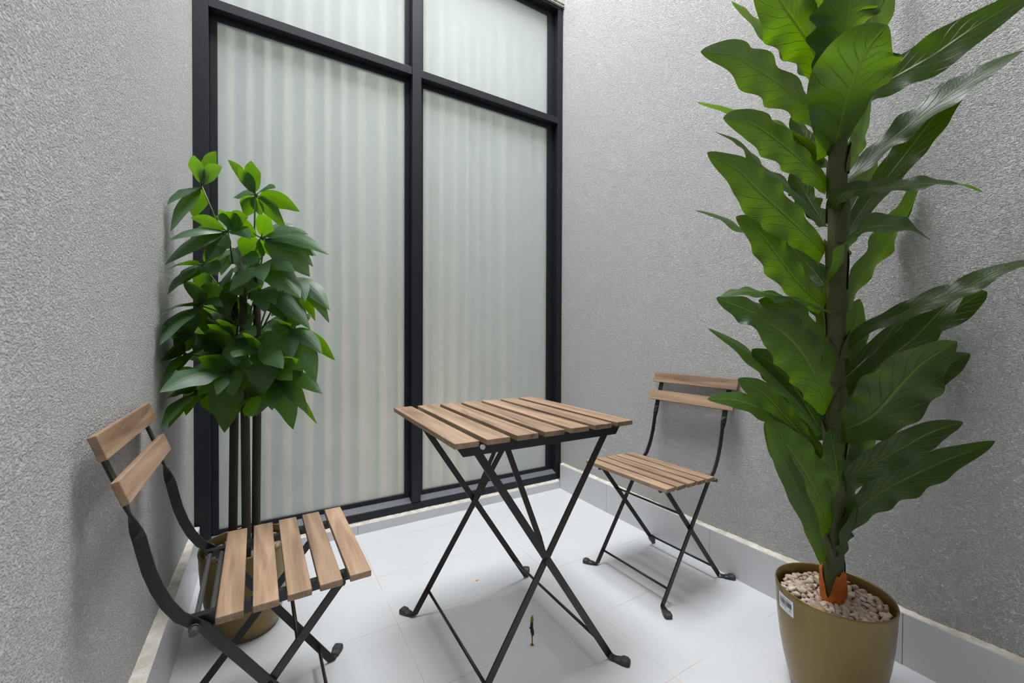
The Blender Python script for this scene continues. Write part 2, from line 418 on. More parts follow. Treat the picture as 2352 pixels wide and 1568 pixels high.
# ------------------------------------------------------------------ bistro table
def make_table():
    t = tag(empty('bistro_table', (.6396, 1.1135, 0), -.0173), 'square folding bistro table with seven brown wood slats on crossed black legs', 'table')
    bm = bmesh.new()
    wdt, gap = .0613, .0201
    for i in range(7):
        x = -.275+i*(wdt+gap); box(bm, x, x+wdt, -.27, .27, .6865, .70)
    bevel(obj('tabletop', bm, M_WOOD, t), .0016, 3)
    bm = bmesh.new()
    for v in (-.236, .236):
        s = 1 if v > 0 else -1
        # vertical web with angled ends, and a lip under the slats
        for (y0, y1, zt, zb) in ((v-.0015, v+.0015, .6865, .657),):
            a = [(-.262, zt), (.262, zt), (.240, zb), (-.240, zb)]
            f = [bm.verts.new((p, y0, q)) for p, q in a]; g = [bm.verts.new((p, y1, q)) for p, q in a]
            bm.faces.new(f); bm.faces.new(g[::-1])
            for k in range(4): bm.faces.new((f[k], g[k], g[(k+1) % 4], f[(k+1) % 4]))
        box(bm, -.262, .262, min(v, v-s*.022), max(v, v-s*.022), .6835, .6865)
    for u in (-.215, .205): box(bm, u-.009, u+.009, -.232, .232, .671, .6745)
    bmesh.ops.recalc_face_normals(bm, faces=bm.faces)
    obj('tabletop_frame', bm, M_MET, t)
    # added white disc for a hole's bright curtain view, between the first two slats
    bm = bmesh.new(); tube(bm, [(-.191, -.238, .6755), (-.191, -.242, .6755)], .0062, 20); obj('hole_disc', bm, mat_plain('hole_view_white', (.8, .8, .76), .4), t)
    for s in (-1, 1):
        add_leg(t, [(-.205, .668), (.225, .0)], s*.231, s)
        add_leg(t, [(.215, .668), (-.215, .0)], s*.2245, s)
        bolt('pivot_bolt', t, .0, s*.234, .3485, s)
    # support struts from the crossings up under the top
    for s, du in ((-1, -.115), (1, .155)):
        bm = bmesh.new(); z0 = .355
        strip(bm, [(.002, s*.219, z0), (.002+du*.12, s*.216, z0+.05), (du*.98, s*.208, .672)], [(1, 0, 0)]*3, .016, .003); bevel(obj('support_strut', bm, M_MET, t), .0006)
    bm = bmesh.new(); tube(bm, [(-.168, -.223, .073), (-.168, .223, .073)], .0045, 12); obj('stretcher', bm, M_MET, t, True)
    bm = bmesh.new(); tube(bm, [(.172, -.229, .083), (.172, .229, .083)], .0045, 12); obj('stretcher', bm, M_MET, t, True)
    return t
make_table()

# ------------------------------------------------------------------ folding chairs (front is +X)
def make_chair(loc, rz):
    t = empty('folding_chair', loc, rz)
    sl = .040                                           # back lean helper
    # seat slats
    bm = bmesh.new(); w0 = .0437; g = .01465
    for i in range(5):
        x = -.091+i*(w0+g); z = .424+(x+.091)*.03
        box(bm, x, x+w0, -.196, .196, z-.0145, z)
    bevel(obj('seat', bm, M_WOOD, t), .002, 3)
    # seat frame: two rails, rear rods
    for s in (-1, 1):
        bm = bmesh.new()
        v = s*.147
        prof = [(-.135, .409), (.172, .4165), (.160, .398), (-.11, .386), (-.135, .394)]
        f = [bm.verts.new((p, v-.0015, q)) for p, q in prof]; k_ = [bm.verts.new((p, v+.0015, q)) for p, q in prof]
        bm.faces.new(f); bm.faces.new(k_[::-1])
        for k in range(5): bm.faces.new((f[k], k_[k], k_[(k+1) % 5], f[(k+1) % 5]))
        strip(bm, [(-.135, v-s*.007, .408), (.172, v-s*.007, .4155)], [(0, 1, 0)]*2, .016, .0025)
        bmesh.ops.recalc_face_normals(bm, faces=bm.faces)
        obj('seat_rail', bm, M_MET, t)
    for u, ln in ((-.100, .144), (-.124, .172)):
        bm = bmesh.new(); tube(bm, [(u, -ln, .400), (u, ln, .400)], .0048, 12)
        if ln > .15:
            for s in (-1, 1): tube(bm, [(u, s*.168, .400), (u, s*.171, .400)], .009, 16); tube(bm, [(u, s*.171, .400), (u, s*.184, .400)], .0066, 16)
        obj('rear_rod', bm, M_ROD, t, False)
    # long bars: backrest upright and front foot in one piece, twisted above the seat
    fA, fB = .161-.012, -.203+.012
    bx = lambda z: .161-.691*z
    path = [(-.2588, .766), (-.2475, .733), (-.2375, .705), (-.226, .672), (-.2185, .645), (-.2135, .628), (-.209, .612), (-.205, .597), (-.201, .583), (-.1955, .555), (-.188, .52), (-.177, .485), (-.163, .452), (-.146, .424), (bx(.39), .39), (bx(.3), .3), (bx(.15), .15), (bx(.012), .0)]
    tw = lambda z: PI/2*min(1, max(0, (z-.585)/.05))
    for s in (-1, 1):
        add_leg(t, path, s*.159, s, twist=tw)
        add_leg(t, [(.1335, .404), (-.190, .0)], s*.1535, s, wd=.018)
        bolt('pivot_bolt', t, -.004, s*.1615, .2388, s)
        bolt('pivot_bolt', t, .1335, s*.1560, .400, s, .007, .007)
    for (u, z, ln) in ((.161-.691*.055, .055, .157), (-.203+.833*.045, .045, .151), (-.203+.833*.30, .30, .152)):
        bm = bmesh.new(); tube(bm, [(u, -ln, z), (u, ln, z)], .0042, 12); obj('stretcher', bm, M_MET, t, True)
    # backrest slats, leaning with the bars
    bm = bmesh.new()
    for (zc, uc) in ((.754, -.2445), (.676, -.2175)):
        M = Matrix.Translation((uc, 0, zc)) @ Matrix.Rotation(-.33, 4, 'Y')
        box(bm, -.0065, .0060, -.196, .196, -.0220, .0220, M)
    bevel(obj('backrest', bm, M_WOOD, t), .002, 3)
    return t
c1 = make_chair((.008, 1.114, 0), .016)
tag(c1, 'wood slat folding chair against the left wall in front of the leafy tree', 'chair', 'folding chairs at the table')
def copy_tree(o, parent=None):
    c = o.copy(); C.objects.link(c); c.parent = parent
    for ch in [q for q in bpy.data.objects if q.parent == o]: copy_tree(ch, c)
    return c
c2 = copy_tree(c1); c2.location = (1.331, 1.112, 0); c2.rotation_euler = (0, 0, 3.170)
tag(c2, 'wood slat folding chair against the right wall, behind the big leaves', 'chair', 'folding chairs at the table')

# ------------------------------------------------------------------ leaves
def cr(P, t):
    n = len(P)-1; x = min(max(t, 0), 1)*n; i = min(int(x), n-1); f = x-i
    a, b, c, d = P[max(i-1, 0)], P[i], P[i+1], P[min(i+2, n)]
    return .5*((2*b)+(c-a)*f+(2*a-5*b+4*c-d)*f*f+(3*b-a-3*c+d)*f**3)
def leaf_into(bm, uvl, P, hw, side0, side1, shape, nl=22, nc=8, ruffle=.12, crease=.18, waves=4.5, ph=0.):
    """P base..tip, half width hw, side vectors at base and tip"""
    grid = []
    for i in range(nl+1):
        t = i/nl; p = cr(P, t); tg = (cr(P, min(t+.02, 1))-cr(P, max(t-.02, 0))).normalized()
        s = (side0*(1-t)+side1*t); s = (s-tg*s.dot(tg)).normalized(); nrm = tg.cross(s)
        wv = hw*shape(t); row = []
        for j in range(nc+1):
            q = j/nc*2-1
            off = crease*abs(q)*wv + ruffle*wv*q*q*math.sin(t*waves*2*PI+ph+(1.3 if q > 0 else 0))*math.sin(PI*min(1, t*1.1+.02))
            edge = 1+.045*math.sin(t*waves*2*PI+ph*2+q*2)
            row.append(bm.verts.new(p+s*q*wv*edge+nrm*off))
        grid.append(row)
    for i in range(nl):
        for j in range(nc):
            f = bm.faces.new((grid[i][j], grid[i+1][j], grid[i+1][j+1], grid[i][j+1])); f.smooth = True
            for lp, (a, b) in zip(f.loops, ((i, j), (i+1, j), (i+1, j+1), (i, j+1))):
                lp[uvl].uv = (a/nl, b/nc)
def shp_broad(t):
    if t < .6: f = t/.6; return .46+.54*(f*f*(3-2*f))**.75
    return max(.012, (1-((t-.6)/.4)**1.9)**.92) if t < .999 else .012
def shp_oval(t):
    return max(.05, math.sin(PI*min(1, t)**.88)**(.8+.35*t)) if t < .995 else .01

# ------------------------------------------------------------------ pots and pebbles
def make_pot(root, name, sc=1.0):
    bm = bmesh.new()
    prof = [(0, .004), (.083, .004), (.086, 0), (.0905, .004), (.1005, .04), (.110, .085), (.1175, .13), (.1230, .18), (.1262, .225), (.1275, .262), (.1285, .266), (.1290, .2735), (.1280, .277), (.1262, .277), (.1248, .2735), (.1240, .262), (.1225, .22), (.1190, .17), (0, .165)]
    lathe(bm, [(max(r, .0005)*sc, z*sc) for r, z in prof], 80)
    return obj(name, bm, M_POT, root, True)
def make_pebbles(parent, R, z, n, label, rmin=.0055, rmax=.0125, avoid=()):
    bm = bmesh.new()
    tmp = bmesh.new(); bmesh.ops.create_icosphere(tmp, subdivisions=2, radius=1)
    base = [v.co.copy() for v in tmp.verts]; faces = [[v.index for v in f.verts] for f in tmp.faces]; tmp.free()
    placed = []
    for layer, (zz, m) in enumerate(((z-.018, n//4), (z-.008, n//2), (z, n))):
        k = 0; tries = 0
        while k < m and tries < m*25:
            tries += 1
            a = random.uniform(0, 2*PI); r = R*math.sqrt(random.random()); s = random.uniform(rmin, rmax)*(1.25 if random.random() < .12 else 1)
            x, y = r*math.cos(a), r*math.sin(a)
            if r+s > R: continue
            if any(math.hypot(x-ax, y-ay) < ar for ax, ay, ar in avoid): continue
            if any(l == layer and (x-px)**2+(y-py)**2 < ((s+ps)*.78)**2 for px, py, ps, l in placed): continue
            placed.append((x, y, s, layer)); k += 1
            rot = Matrix.Rotation(random.uniform(0, 2*PI), 4, 'Z') @ Matrix.Rotation(random.uniform(-.6, .6), 4, 'X') @ Matrix.Rotation(random.uniform(-.6, .6), 4, 'Y')
            sx, sy, sz = s*random.uniform(1.0, 1.45), s*random.uniform(.8, 1.0), s*random.uniform(.6, .85)
            ox_, oy_, oz_ = (random.uniform(0, 9) for _ in range(3))
            vs = []
            for c in base:
                m_ = 1+.20*math.sin(c.x*3.4+ox_)+.17*math.sin(c.y*4+oy_)+.15*math.sin(c.z*4.5+oz_+c.x*2)
                q = rot @ Vector((c.x*sx*m_, c.y*sy*m_, c.z*sz*m_))
                vs.append(bm.verts.new((x+q.x, y+q.y, zz+q.z+.005*math.sin(x*60+1)*math.cos(y*50))))
            for f in faces:
                ff = bm.faces.new([vs[i] for i in f]); ff.smooth = True
    o = obj('pebbles', bm, M_PEB, parent); o['label'] = label
    return tag(o, kind='stuff')

# ------------------------------------------------------------------ big-leaf plant, right
RX, RY = 1.284, .491
TD = (Vector((RX, RY, 0))-CP).dot(CF)
TDz = lambda: TD
big = tag(empty('broad_leaf_plant', (RX, RY, 0)), 'tall artificial plant with big ruffled leaves in a gold pot by the right wall', 'potted plant')
pot = make_pot(big, 'pot')
pot.location = (0, 0, 0)
# shop label on the pot
def pot_r(z):
    pr = [(.0905, .004), (.1005, .04), (.110, .085), (.1175, .13), (.1230, .18), (.1262, .225), (.1275, .262)]
    for (r0, z0), (r1, z1) in zip(pr[:-1], pr[1:]):
        if z0 <= z <= z1: return r0+(r1-r0)*(z-z0)/(z1-z0)
    return .1275
M_PAPER = mat_plain('white_paper', (.78, .78, .80), .6); M_INK = mat_plain('black_ink', (.05, .05, .06), .7)
def on_pot(bm, a0, a1, z0, z1, lift, n=6):
    g = [[bm.verts.new(((pot_r(z)+lift)*math.cos(a), (pot_r(z)+lift)*math.sin(a), z)) for a in [a0+(a1-a0)*i/n for i in range(n+1)]] for z in (z0, (z0+z1)/2, z1)]
    for r, q in zip(g[:-1], g[1:]):
        for i in range(n): bm.faces.new((r[i], r[i+1], q[i+1], q[i]))
    return g
# label centre seen at about (1815,1391)
LA, LZ = math.radians(150), .2385
LABEL_A0, LABEL_A1, LABEL_Z0, LABEL_Z1 = LA-.215, LA+.215, LZ-.0205, LZ+.0205
bm = bmesh.new(); gg = on_pot(bm, LABEL_A0, LABEL_A1, LABEL_Z0, LABEL_Z1, .0006, 10)
lab = obj('barcode_label', bm, M_PAPER, pot)
lab['label'] = 'white paper price label with a barcode'
bm = bmesh.new(); rr = random.Random(3)
def lrect(a, b, c, d): on_pot(bm, LABEL_A0+(LABEL_A1-LABEL_A0)*a, LABEL_A0+(LABEL_A1-LABEL_A0)*b, LABEL_Z0+(LABEL_Z1-LABEL_Z0)*c, LABEL_Z0+(LABEL_Z1-LABEL_Z0)*d, .001, 2)
x = .09
while x < .90:
    wd_ = rr.choice((.008, .012, .02, .026)); lrect(x, x+wd_, .42, .76); x += wd_+rr.choice((.010, .014, .02))
def glyphs(a0, a1, c0, c1, seed, gap=.35):
    """rows of small illegible print, as on the label"""
    q = random.Random(seed); p = a0
    while p < a1:
        wd2 = q.uniform(.016, .03)
        if q.random() > .12:
            lrect(p, p+wd2*.3, c0, c1)
            if q.random() > .3: lrect(p, p+wd2*.8, c1-(c1-c0)*.25, c1)
            if q.random() > .5: lrect(p, p+wd2*.8, c0, c0+(c1-c0)*.25)
            if q.random() > .5: lrect(p+wd2*.55, p+wd2*.8, c0, c1)
        p += wd2*(1+gap)
glyphs(.10, .90, .82, .89, 1); glyphs(.14, .62, .32, .37, 2); glyphs(.10, .58, .22, .27, 5); glyphs(.72, .88, .22, .31, 9); glyphs(.42, .85, .09, .13, 11)
obj('print', bm, M_INK, lab)

def bloc(v): return v-Vector((RX, RY, 0))
# trunk with overlapping sheaths
bm = bmesh.new()
tp = [(0, 0, .20), (.0, 0, .30), (.002, -.002, .6), (-.001, .001, .9), (.002, .0, 1.2), (0, .001, 1.5), (.001, 0, 1.9)]
tube(bm, tp, [.024, .023, .021, .021, .021, .020, .016], 20)
for i in range(26):
    z0 = .285+i*.060; a = i*2.4; h = .095+.02*math.sin(i*3); r = .0245-.002*i/26
    n = 10; rows = []
    for k in range(7):
        f = k/6; half = 1.25*math.cos(f*PI/2)**.6 if f < 1 else .02
        rows.append([bm.verts.new(((r+.001+.004*f*f)*math.cos(a+half*(q/n*2-1)), (r+.001+.004*f*f)*math.sin(a+half*(q/n*2-1)), z0+h*f)) for q in range(n+1)])
    for p, q in zip(rows[:-1], rows[1:]):
        for k in range(n): bm.faces.new((p[k], p[k+1], q[k+1], q[k]))
obj('trunk', bm, M_STEM, big, True)
# orange wrap at the foot of the trunk, pointed top edge
bm = bmesh.new(); n = 48; rows = []
for k in range(9):
    f = k/8; row = []
    for q in range(n):
        a = 2*PI*q/n; da = (a-math.radians(176)+PI) % (2*PI)-PI
        top = .325-.062*max(0, 1-abs(da)/.65)+.010*math.sin(a*3+1)+.004*math.sin(a*9)
        z = .195+(top-.195)*f; r = .0235+.0035*math.sin(f*2.6)+.0012*math.sin(a*7+z*60)+.001*math.sin(a*13)+(.002 if k == 8 else 0)
        row.append(bm.verts.new((r*math.cos(a), r*math.sin(a), z)))
    rows.append(row)
for p, q in zip(rows[:-1], rows[1:]):
    for k in range(n): bm.faces.new((p[k], p[(k+1) % n], q[(k+1) % n], q[k]))
wr = obj('base_wrap', bm, M_ORANGE, big, True); wr['label'] = 'orange fibre wrap'
m_ = wr.modifiers.new('s', 'SOLIDIFY'); m_.thickness = .0015; m_.offset = 1
peb = make_pebbles(pot, .1185, .252, 170, 'pale and pink pebbles', avoid=((0, 0, .026),))

# every leaf: points base -> tip as (px, py, depth offset), half width px, side at base, side at tip (right, up, away)
V = Vector
LV = [
 ([(1893,175,0),(1862,105,-.04),(1825,48,-.08),(1792,0,-.10),(1735,-95,-.12)], 64, (.8,.6,.1), (.8,.6,-.1)),
 ([(1908,250,0),(1925,130,-.05),(1945,50,-.10),(1955,0,-.12),(1968,-125,-.14)], 76, (1,.1,.2), (1,.1,.1)),
 ([(1925,170,0),(1975,100,.05),(2015,30,.09),(2070,-90,.12)], 44, (1,-.2,.2), (.9,-.4,.2)),
 ([(1914,352,0),(1930,285,-.07),(1946,225,-.13),(1966,165,-.18),(1998,105,-.22),(2040,58,-.24)], 84, (1,.25,.15), (.85,-.45,-.1)),
 ([(1898,292,0),(1868,259,-.04),(1825,219,-.09),(1776,182,-.13),(1729,152,-.16),(1679,124,-.18),(1609,119,-.19)], 54, (.5,.8,.2), (.3,.9,.1)),
 ([(1890,205,.02),(1862,165,.05),(1825,125,.08),(1779,85,.11),(1719,30,.14),(1680,3,.15)], 42, (.35,.45,.8), (.3,.4,.85)),
 ([(1935,265,0),(1990,215,-.02),(2060,175,-.05),(2144,127,-.09),(2243,60,-.13),(2400,-35,-.17)], 43, (-.3,.8,.3), (-.4,.9,.2)),
 ([(1930,425,.01),(1975,388,.0),(2040,328,-.03),(2105,275,-.07),(2190,212,-.10),(2270,160,-.13),(2350,115,-.15)], 36, (-.2,.35,.9), (-.3,.45,.8)),
 ([(1940,545,.02),(1990,470,.02),(2045,400,-.01),(2097,332,-.04),(2140,275,-.07),(2190,215,-.09),(2255,165,-.10)], 34, (-.5,.5,.6), (-.4,.4,.8)),
 ([(1945,500,.03),(1970,450,.07),(1995,400,.10),(2014,360,.11)], 34, (1,.3,.2), (1,.3,.3)),
 ([(1930,420,.02),(1958,360,.06),(1980,300,.09),(2001,228,.11)], 30, (1,.2,.5), (1,.2,.5)),
 ([(1902,428,0),(1872,398,-.04),(1829,358,-.09),(1776,315,-.13),(1722,282,-.16),(1661,271,-.18)], 46, (.5,.8,.2), (.3,.9,.1)),
 ([(1895,370,.03),(1850,325,.07),(1790,290,.12),(1720,265,.16),(1665,247,.18),(1600,234,.19)], 34, (.2,.35,.9), (.2,.3,.9)),
 ([(1893,520,.02),(1845,462,.06),(1795,415,.10),(1740,370,.13),(1700,325,.15),(1642,302,.16)], 32, (.6,.5,.5), (.4,.5,.7)),
 ([(1893,582,0),(1862,550,-.05),(1829,517,-.09),(1779,471,-.13),(1739,434,-.16),(1696,391,-.18),(1624,350,-.19)], 54, (.6,.75,.2), (.5,.8,.1)),
 ([(1893,385,.03),(1868,345,.07),(1845,305,.10),(1822,262,.12)], 30, (.8,.5,.3), (.8,.5,.3)),
 ([(1893,515,.03),(1868,475,.06),(1845,435,.09),(1818,392,.11)], 32, (.8,.5,.3), (.8,.5,.3)),
 ([(1908,485,-.01),(1925,452,-.05),(1975,436,-.09),(2050,430,-.13),(2130,422,-.16),(2200,424,-.18),(2259,443,-.19)], 30, (-.2,.7,.6), (-.1,.45,.85)),
 ([(1920,655,0),(1926,600,-.05),(1950,550,-.10),(2005,520,-.15),(2075,522,-.19),(2138,552,-.21)], 42, (1,.1,.3), (-.1,.7,.7)),
 ([(1938,725,.02),(1965,655,.06),(2010,590,.09),(2055,530,.12),(2090,470,.13),(2108,405,.14)], 38, (.8,-.3,.5), (.9,.2,.2)),
 ([(1893,655,.03),(1862,615,.07),(1820,570,.10),(1785,520,.12),(1742,484,.13)], 42, (.7,.6,.2), (.7,.6,.1)),
 ([(1888,665,.02),(1825,610,.06),(1765,570,.10),(1710,528,.14),(1650,495,.17),(1596,482,.18)], 30, (.3,.5,.8), (.3,.5,.8)),
 ([(1893,705,0),(1855,672,-.03),(1812,622,-.06),(1775,572,-.09),(1740,530,-.11),(1690,498,-.13)], 46, (.75,.55,.1), (.5,.7,.3)),
 ([(1905,715,-.02),(1862,697,-.07),(1812,684,-.12),(1752,671,-.17),(1700,668,-.20),(1655,682,-.22)], 32, (.1,.5,.85), (.1,.35,.9)),
 ([(1893,820,.02),(1845,785,.06),(1790,748,.10),(1735,718,.13),(1690,700,.15),(1645,684,.16)], 38, (.4,.75,.4), (.4,.75,.4)),
 ([(1930,855,-.01),(1900,808,-.06),(1862,755,-.11),(1815,712,-.15),(1742,690,-.18)], 34, (.55,.75,.3), (.2,.95,.1)),
 ([(1908,940,0),(1888,905,-.05),(1868,855,-.10),(1832,798,-.15),(1786,755,-.18),(1732,727,-.20)], 56, (.8,.5,.1), (.6,.7,0)),
 ([(1885,1000,.02),(1855,955,.05),(1815,905,.09),(1765,855,.12),(1705,800,.15),(1626,753,.17)], 34, (.5,.4,.7), (.4,.5,.7)),
 ([(1893,1010,.03),(1862,950,.07),(1825,890,.11),(1780,840,.13),(1727,802,.15)], 46, (.7,.6,.3), (.7,.6,.2)),
 ([(1893,1062,0),(1855,1015,-.04),(1808,962,-.08),(1755,905,-.12),(1694,871,-.14)], 34, (.6,.7,.2), (.4,.8,.3)),
 ([(1888,1045,0),(1845,1000,-.05),(1785,962,-.10),(1730,930,-.14),(1680,916,-.17),(1625,917,-.19)], 26, (.3,.7,.6), (.1,.7,.7)),
 ([(1938,800,.0),(1990,755,-.03),(2057,727,-.07),(2130,694,-.11),(2210,664,-.14),(2285,625,-.17),(2400,590,-.20)], 28, (-.2,.35,.9), (-.2,.4,.9)),
 ([(1935,930,.0),(1985,868,-.02),(2045,820,-.04),(2105,772,-.06),(2155,720,-.08),(2215,665,-.09)], 32, (-.5,.75,.3), (-.3,.5,.8)),
 ([(1940,870,.02),(2005,812,.02),(2085,755,.03),(2160,725,.05),(2225,690,.06),(2267,669,.07)], 32, (-.3,.8,.4), (-.3,.9,.2)),
 ([(1935,905,.03),(1950,840,.07),(1962,770,.10),(1975,686,.12)], 44, (1,.1,.2), (1,.1,.2)),
 ([(1915,990,0),(1960,978,-.06),(2008,950,-.11),(2061,892,-.16),(2120,832,-.20),(2198,784,-.23)], 62, (-.2,.95,-.1), (-.5,.8,-.15)),
 ([(1945,1010,.03),(2030,950,.06),(2110,880,.09),(2170,840,.11),(2228,812,.12)], 30, (-.4,.8,.2), (-.4,.8,.2)),
 ([(1915,1122,0),(1955,1095,-.04),(2010,1062,-.09),(2069,1029,-.13),(2140,992,-.16),(2212,969,-.18)], 32, (-.5,.8,.1), (-.3,.9,.2)),
 ([(1922,1225,0),(1960,1180,-.03),(2015,1135,-.06),(2085,1096,-.09),(2170,1058,-.11),(2286,1013,-.13)], 38, (-.5,.8,.1), (-.4,.9,.1)),
 ([(1928,1300,-.01),(1940,1260,-.03),(1950,1225,-.05),(1972,1160,-.05)], 26, (1,.2,.4), (1,.2,.4)),
 ([(1893,1290,-.01),(1882,1255,-.05),(1858,1185,-.09),(1825,1110,-.13),(1790,1035,-.16),(1760,966,-.18)], 27, (.85,.4,.3), (.8,.5,.2)),
 ([(1905,1225,-.01),(1888,1165,-.05),(1858,1100,-.09),(1812,1030,-.12),(1757,967,-.14)], 48, (.85,.4,.1), (.8,.55,0)),
 ([(1893,1170,.03),(1870,1110,.07),(1850,1040,.10),(1830,960,.12)], 36, (1,.3,.2), (1,.3,.2)),
 ([(1930,1160,.03),(1960,1100,.07),(1985,1040,.09),(2010,960,.11)], 38, (1,-.3,.3), (1,-.2,.3)),
 ([(1905,60,0),(1880,-60,-.08),(1850,-180,-.12),(1800,-260,-.16)], 60, (.9,.3,.2), (.8,.5,.1)),
 ([(1925,60,0),(2000,-60,.02),(2100,-160,.0),(2200,-210,-.05)], 55, (-.5,.8,.2), (-.4,.9,.1)),
 ([(1905,-20,.03),(1840,-120,.10),(1760,-200,.15),(1650,-240,.18)], 50, (.5,.8,.3), (.4,.8,.3)),
 ([(1912,1230,.02),(1900,1160,.05),(1885,1080,.07),(1878,1010,.08)], 40, (1,.2,.3), (1,.2,.3)),
 ([(1915,1190,.03),(1925,1120,.06),(1945,1050,.08),(1965,985,.09)], 42, (1,-.2,.3), (1,-.2,.3)),
 ([(1912,1160,-.02),(1922,1110,-.045),(1918,1050,-.06),(1905,985,-.065)], 36, (1,.1,.3), (1,.1,.3)),
 ([(1915,1010,.03),(1905,940,.06),(1895,870,.08),(1880,790,.09)], 40, (1,.2,.3), (1,.2,.3)),
 ([(1920,960,.03),(1935,900,.06),(1960,840,.08),(1990,780,.09)], 38, (1,-.3,.3), (1,-.4,.3)),
 ([(1915,800,.03),(1900,740,.06),(1885,670,.08),(1870,610,.09)], 34, (1,.2,.3), (1,.2,.3)),
 ([(1915,640,.03),(1930,580,.06),(1950,520,.08),(1965,460,.09)], 32, (1,-.2,.3), (1,-.2,.3)),
]
def cv(s): return (CR*s[0]+CU*s[1]+CF*s[2]).normalized()
for k, (pts, hwp, s0, s1) in enumerate(LV):
    P = []
    for x, y, d in pts:                       # keep every leaf clear of the right wall
        p = at(x, y, TD+d)
        while p.x > XR-.022: d -= .01; p = at(x, y, TD+d)
        P.append(bloc(p))
    bm = bmesh.new(); uvl = bm.loops.layers.uv.new('UVMap')
    hw = 1.04*hwp*(TD+pts[len(pts)//2][2])/F_PX
    leaf_into(bm, uvl, P, hw, cv(s0), cv(s1), shp_broad, 44, 10, .17, .15, 3.9+.7*(k % 3), k*1.7)
    for v_ in bm.verts: v_.co.x = min(v_.co.x, XR-.006-RX)
    obj('leaf', bm, M_LEAF, big)

# ------------------------------------------------------------------ umbrella-leaved tree, left
LX, LY = -.053, 1.579
LD = (Vector((LX, LY, 0))-CP).dot(CF)
sm = tag(empty('palmate_leaf_tree', (LX, LY, 0)), 'bushy artificial tree with finger-like leaves and three stems in a gold pot by the window', 'potted plant')
pot2 = make_pot(sm, 'pot', .99)
make_pebbles(pot2, .115, .246, 240, 'pinkish brown pebbles', avoid=((-.03, .02, .018), (.008, -.02, .018), (.05, .01, .018)))
def lloc(v): return v-Vector((LX, LY, 0))
stems = []
for (xb, yb, xt, yt, dd) in ((535, 1215, 538, 640, .015), (566, 1240, 556, 560, -.045), (588, 1205, 590, 590, .02)):
    b = lloc(at(xb, yb, LD+dd)); tq = lloc(at(xt, yt, LD+dd*.3)); b0 = Vector((b.x, b.y, .20))
    b = Vector((b.x, b.y, b.z)); mid = (b+tq)/2+Vector((.002, 0, 0))
    bm = bmesh.new(); pts = [b0.lerp(b, .0), b, b.lerp(mid, .5), mid, mid.lerp(tq, .5), tq]
    if b.z < .23: pts = [b0, b.lerp(mid, .3), mid, mid.lerp(tq, .5), tq]
    tube(bm, pts, [.0125]*(len(pts)-2)+[.011, .009], 14)
    obj('stem', bm, M_TRUNK, sm, True); stems.append((mid, tq))
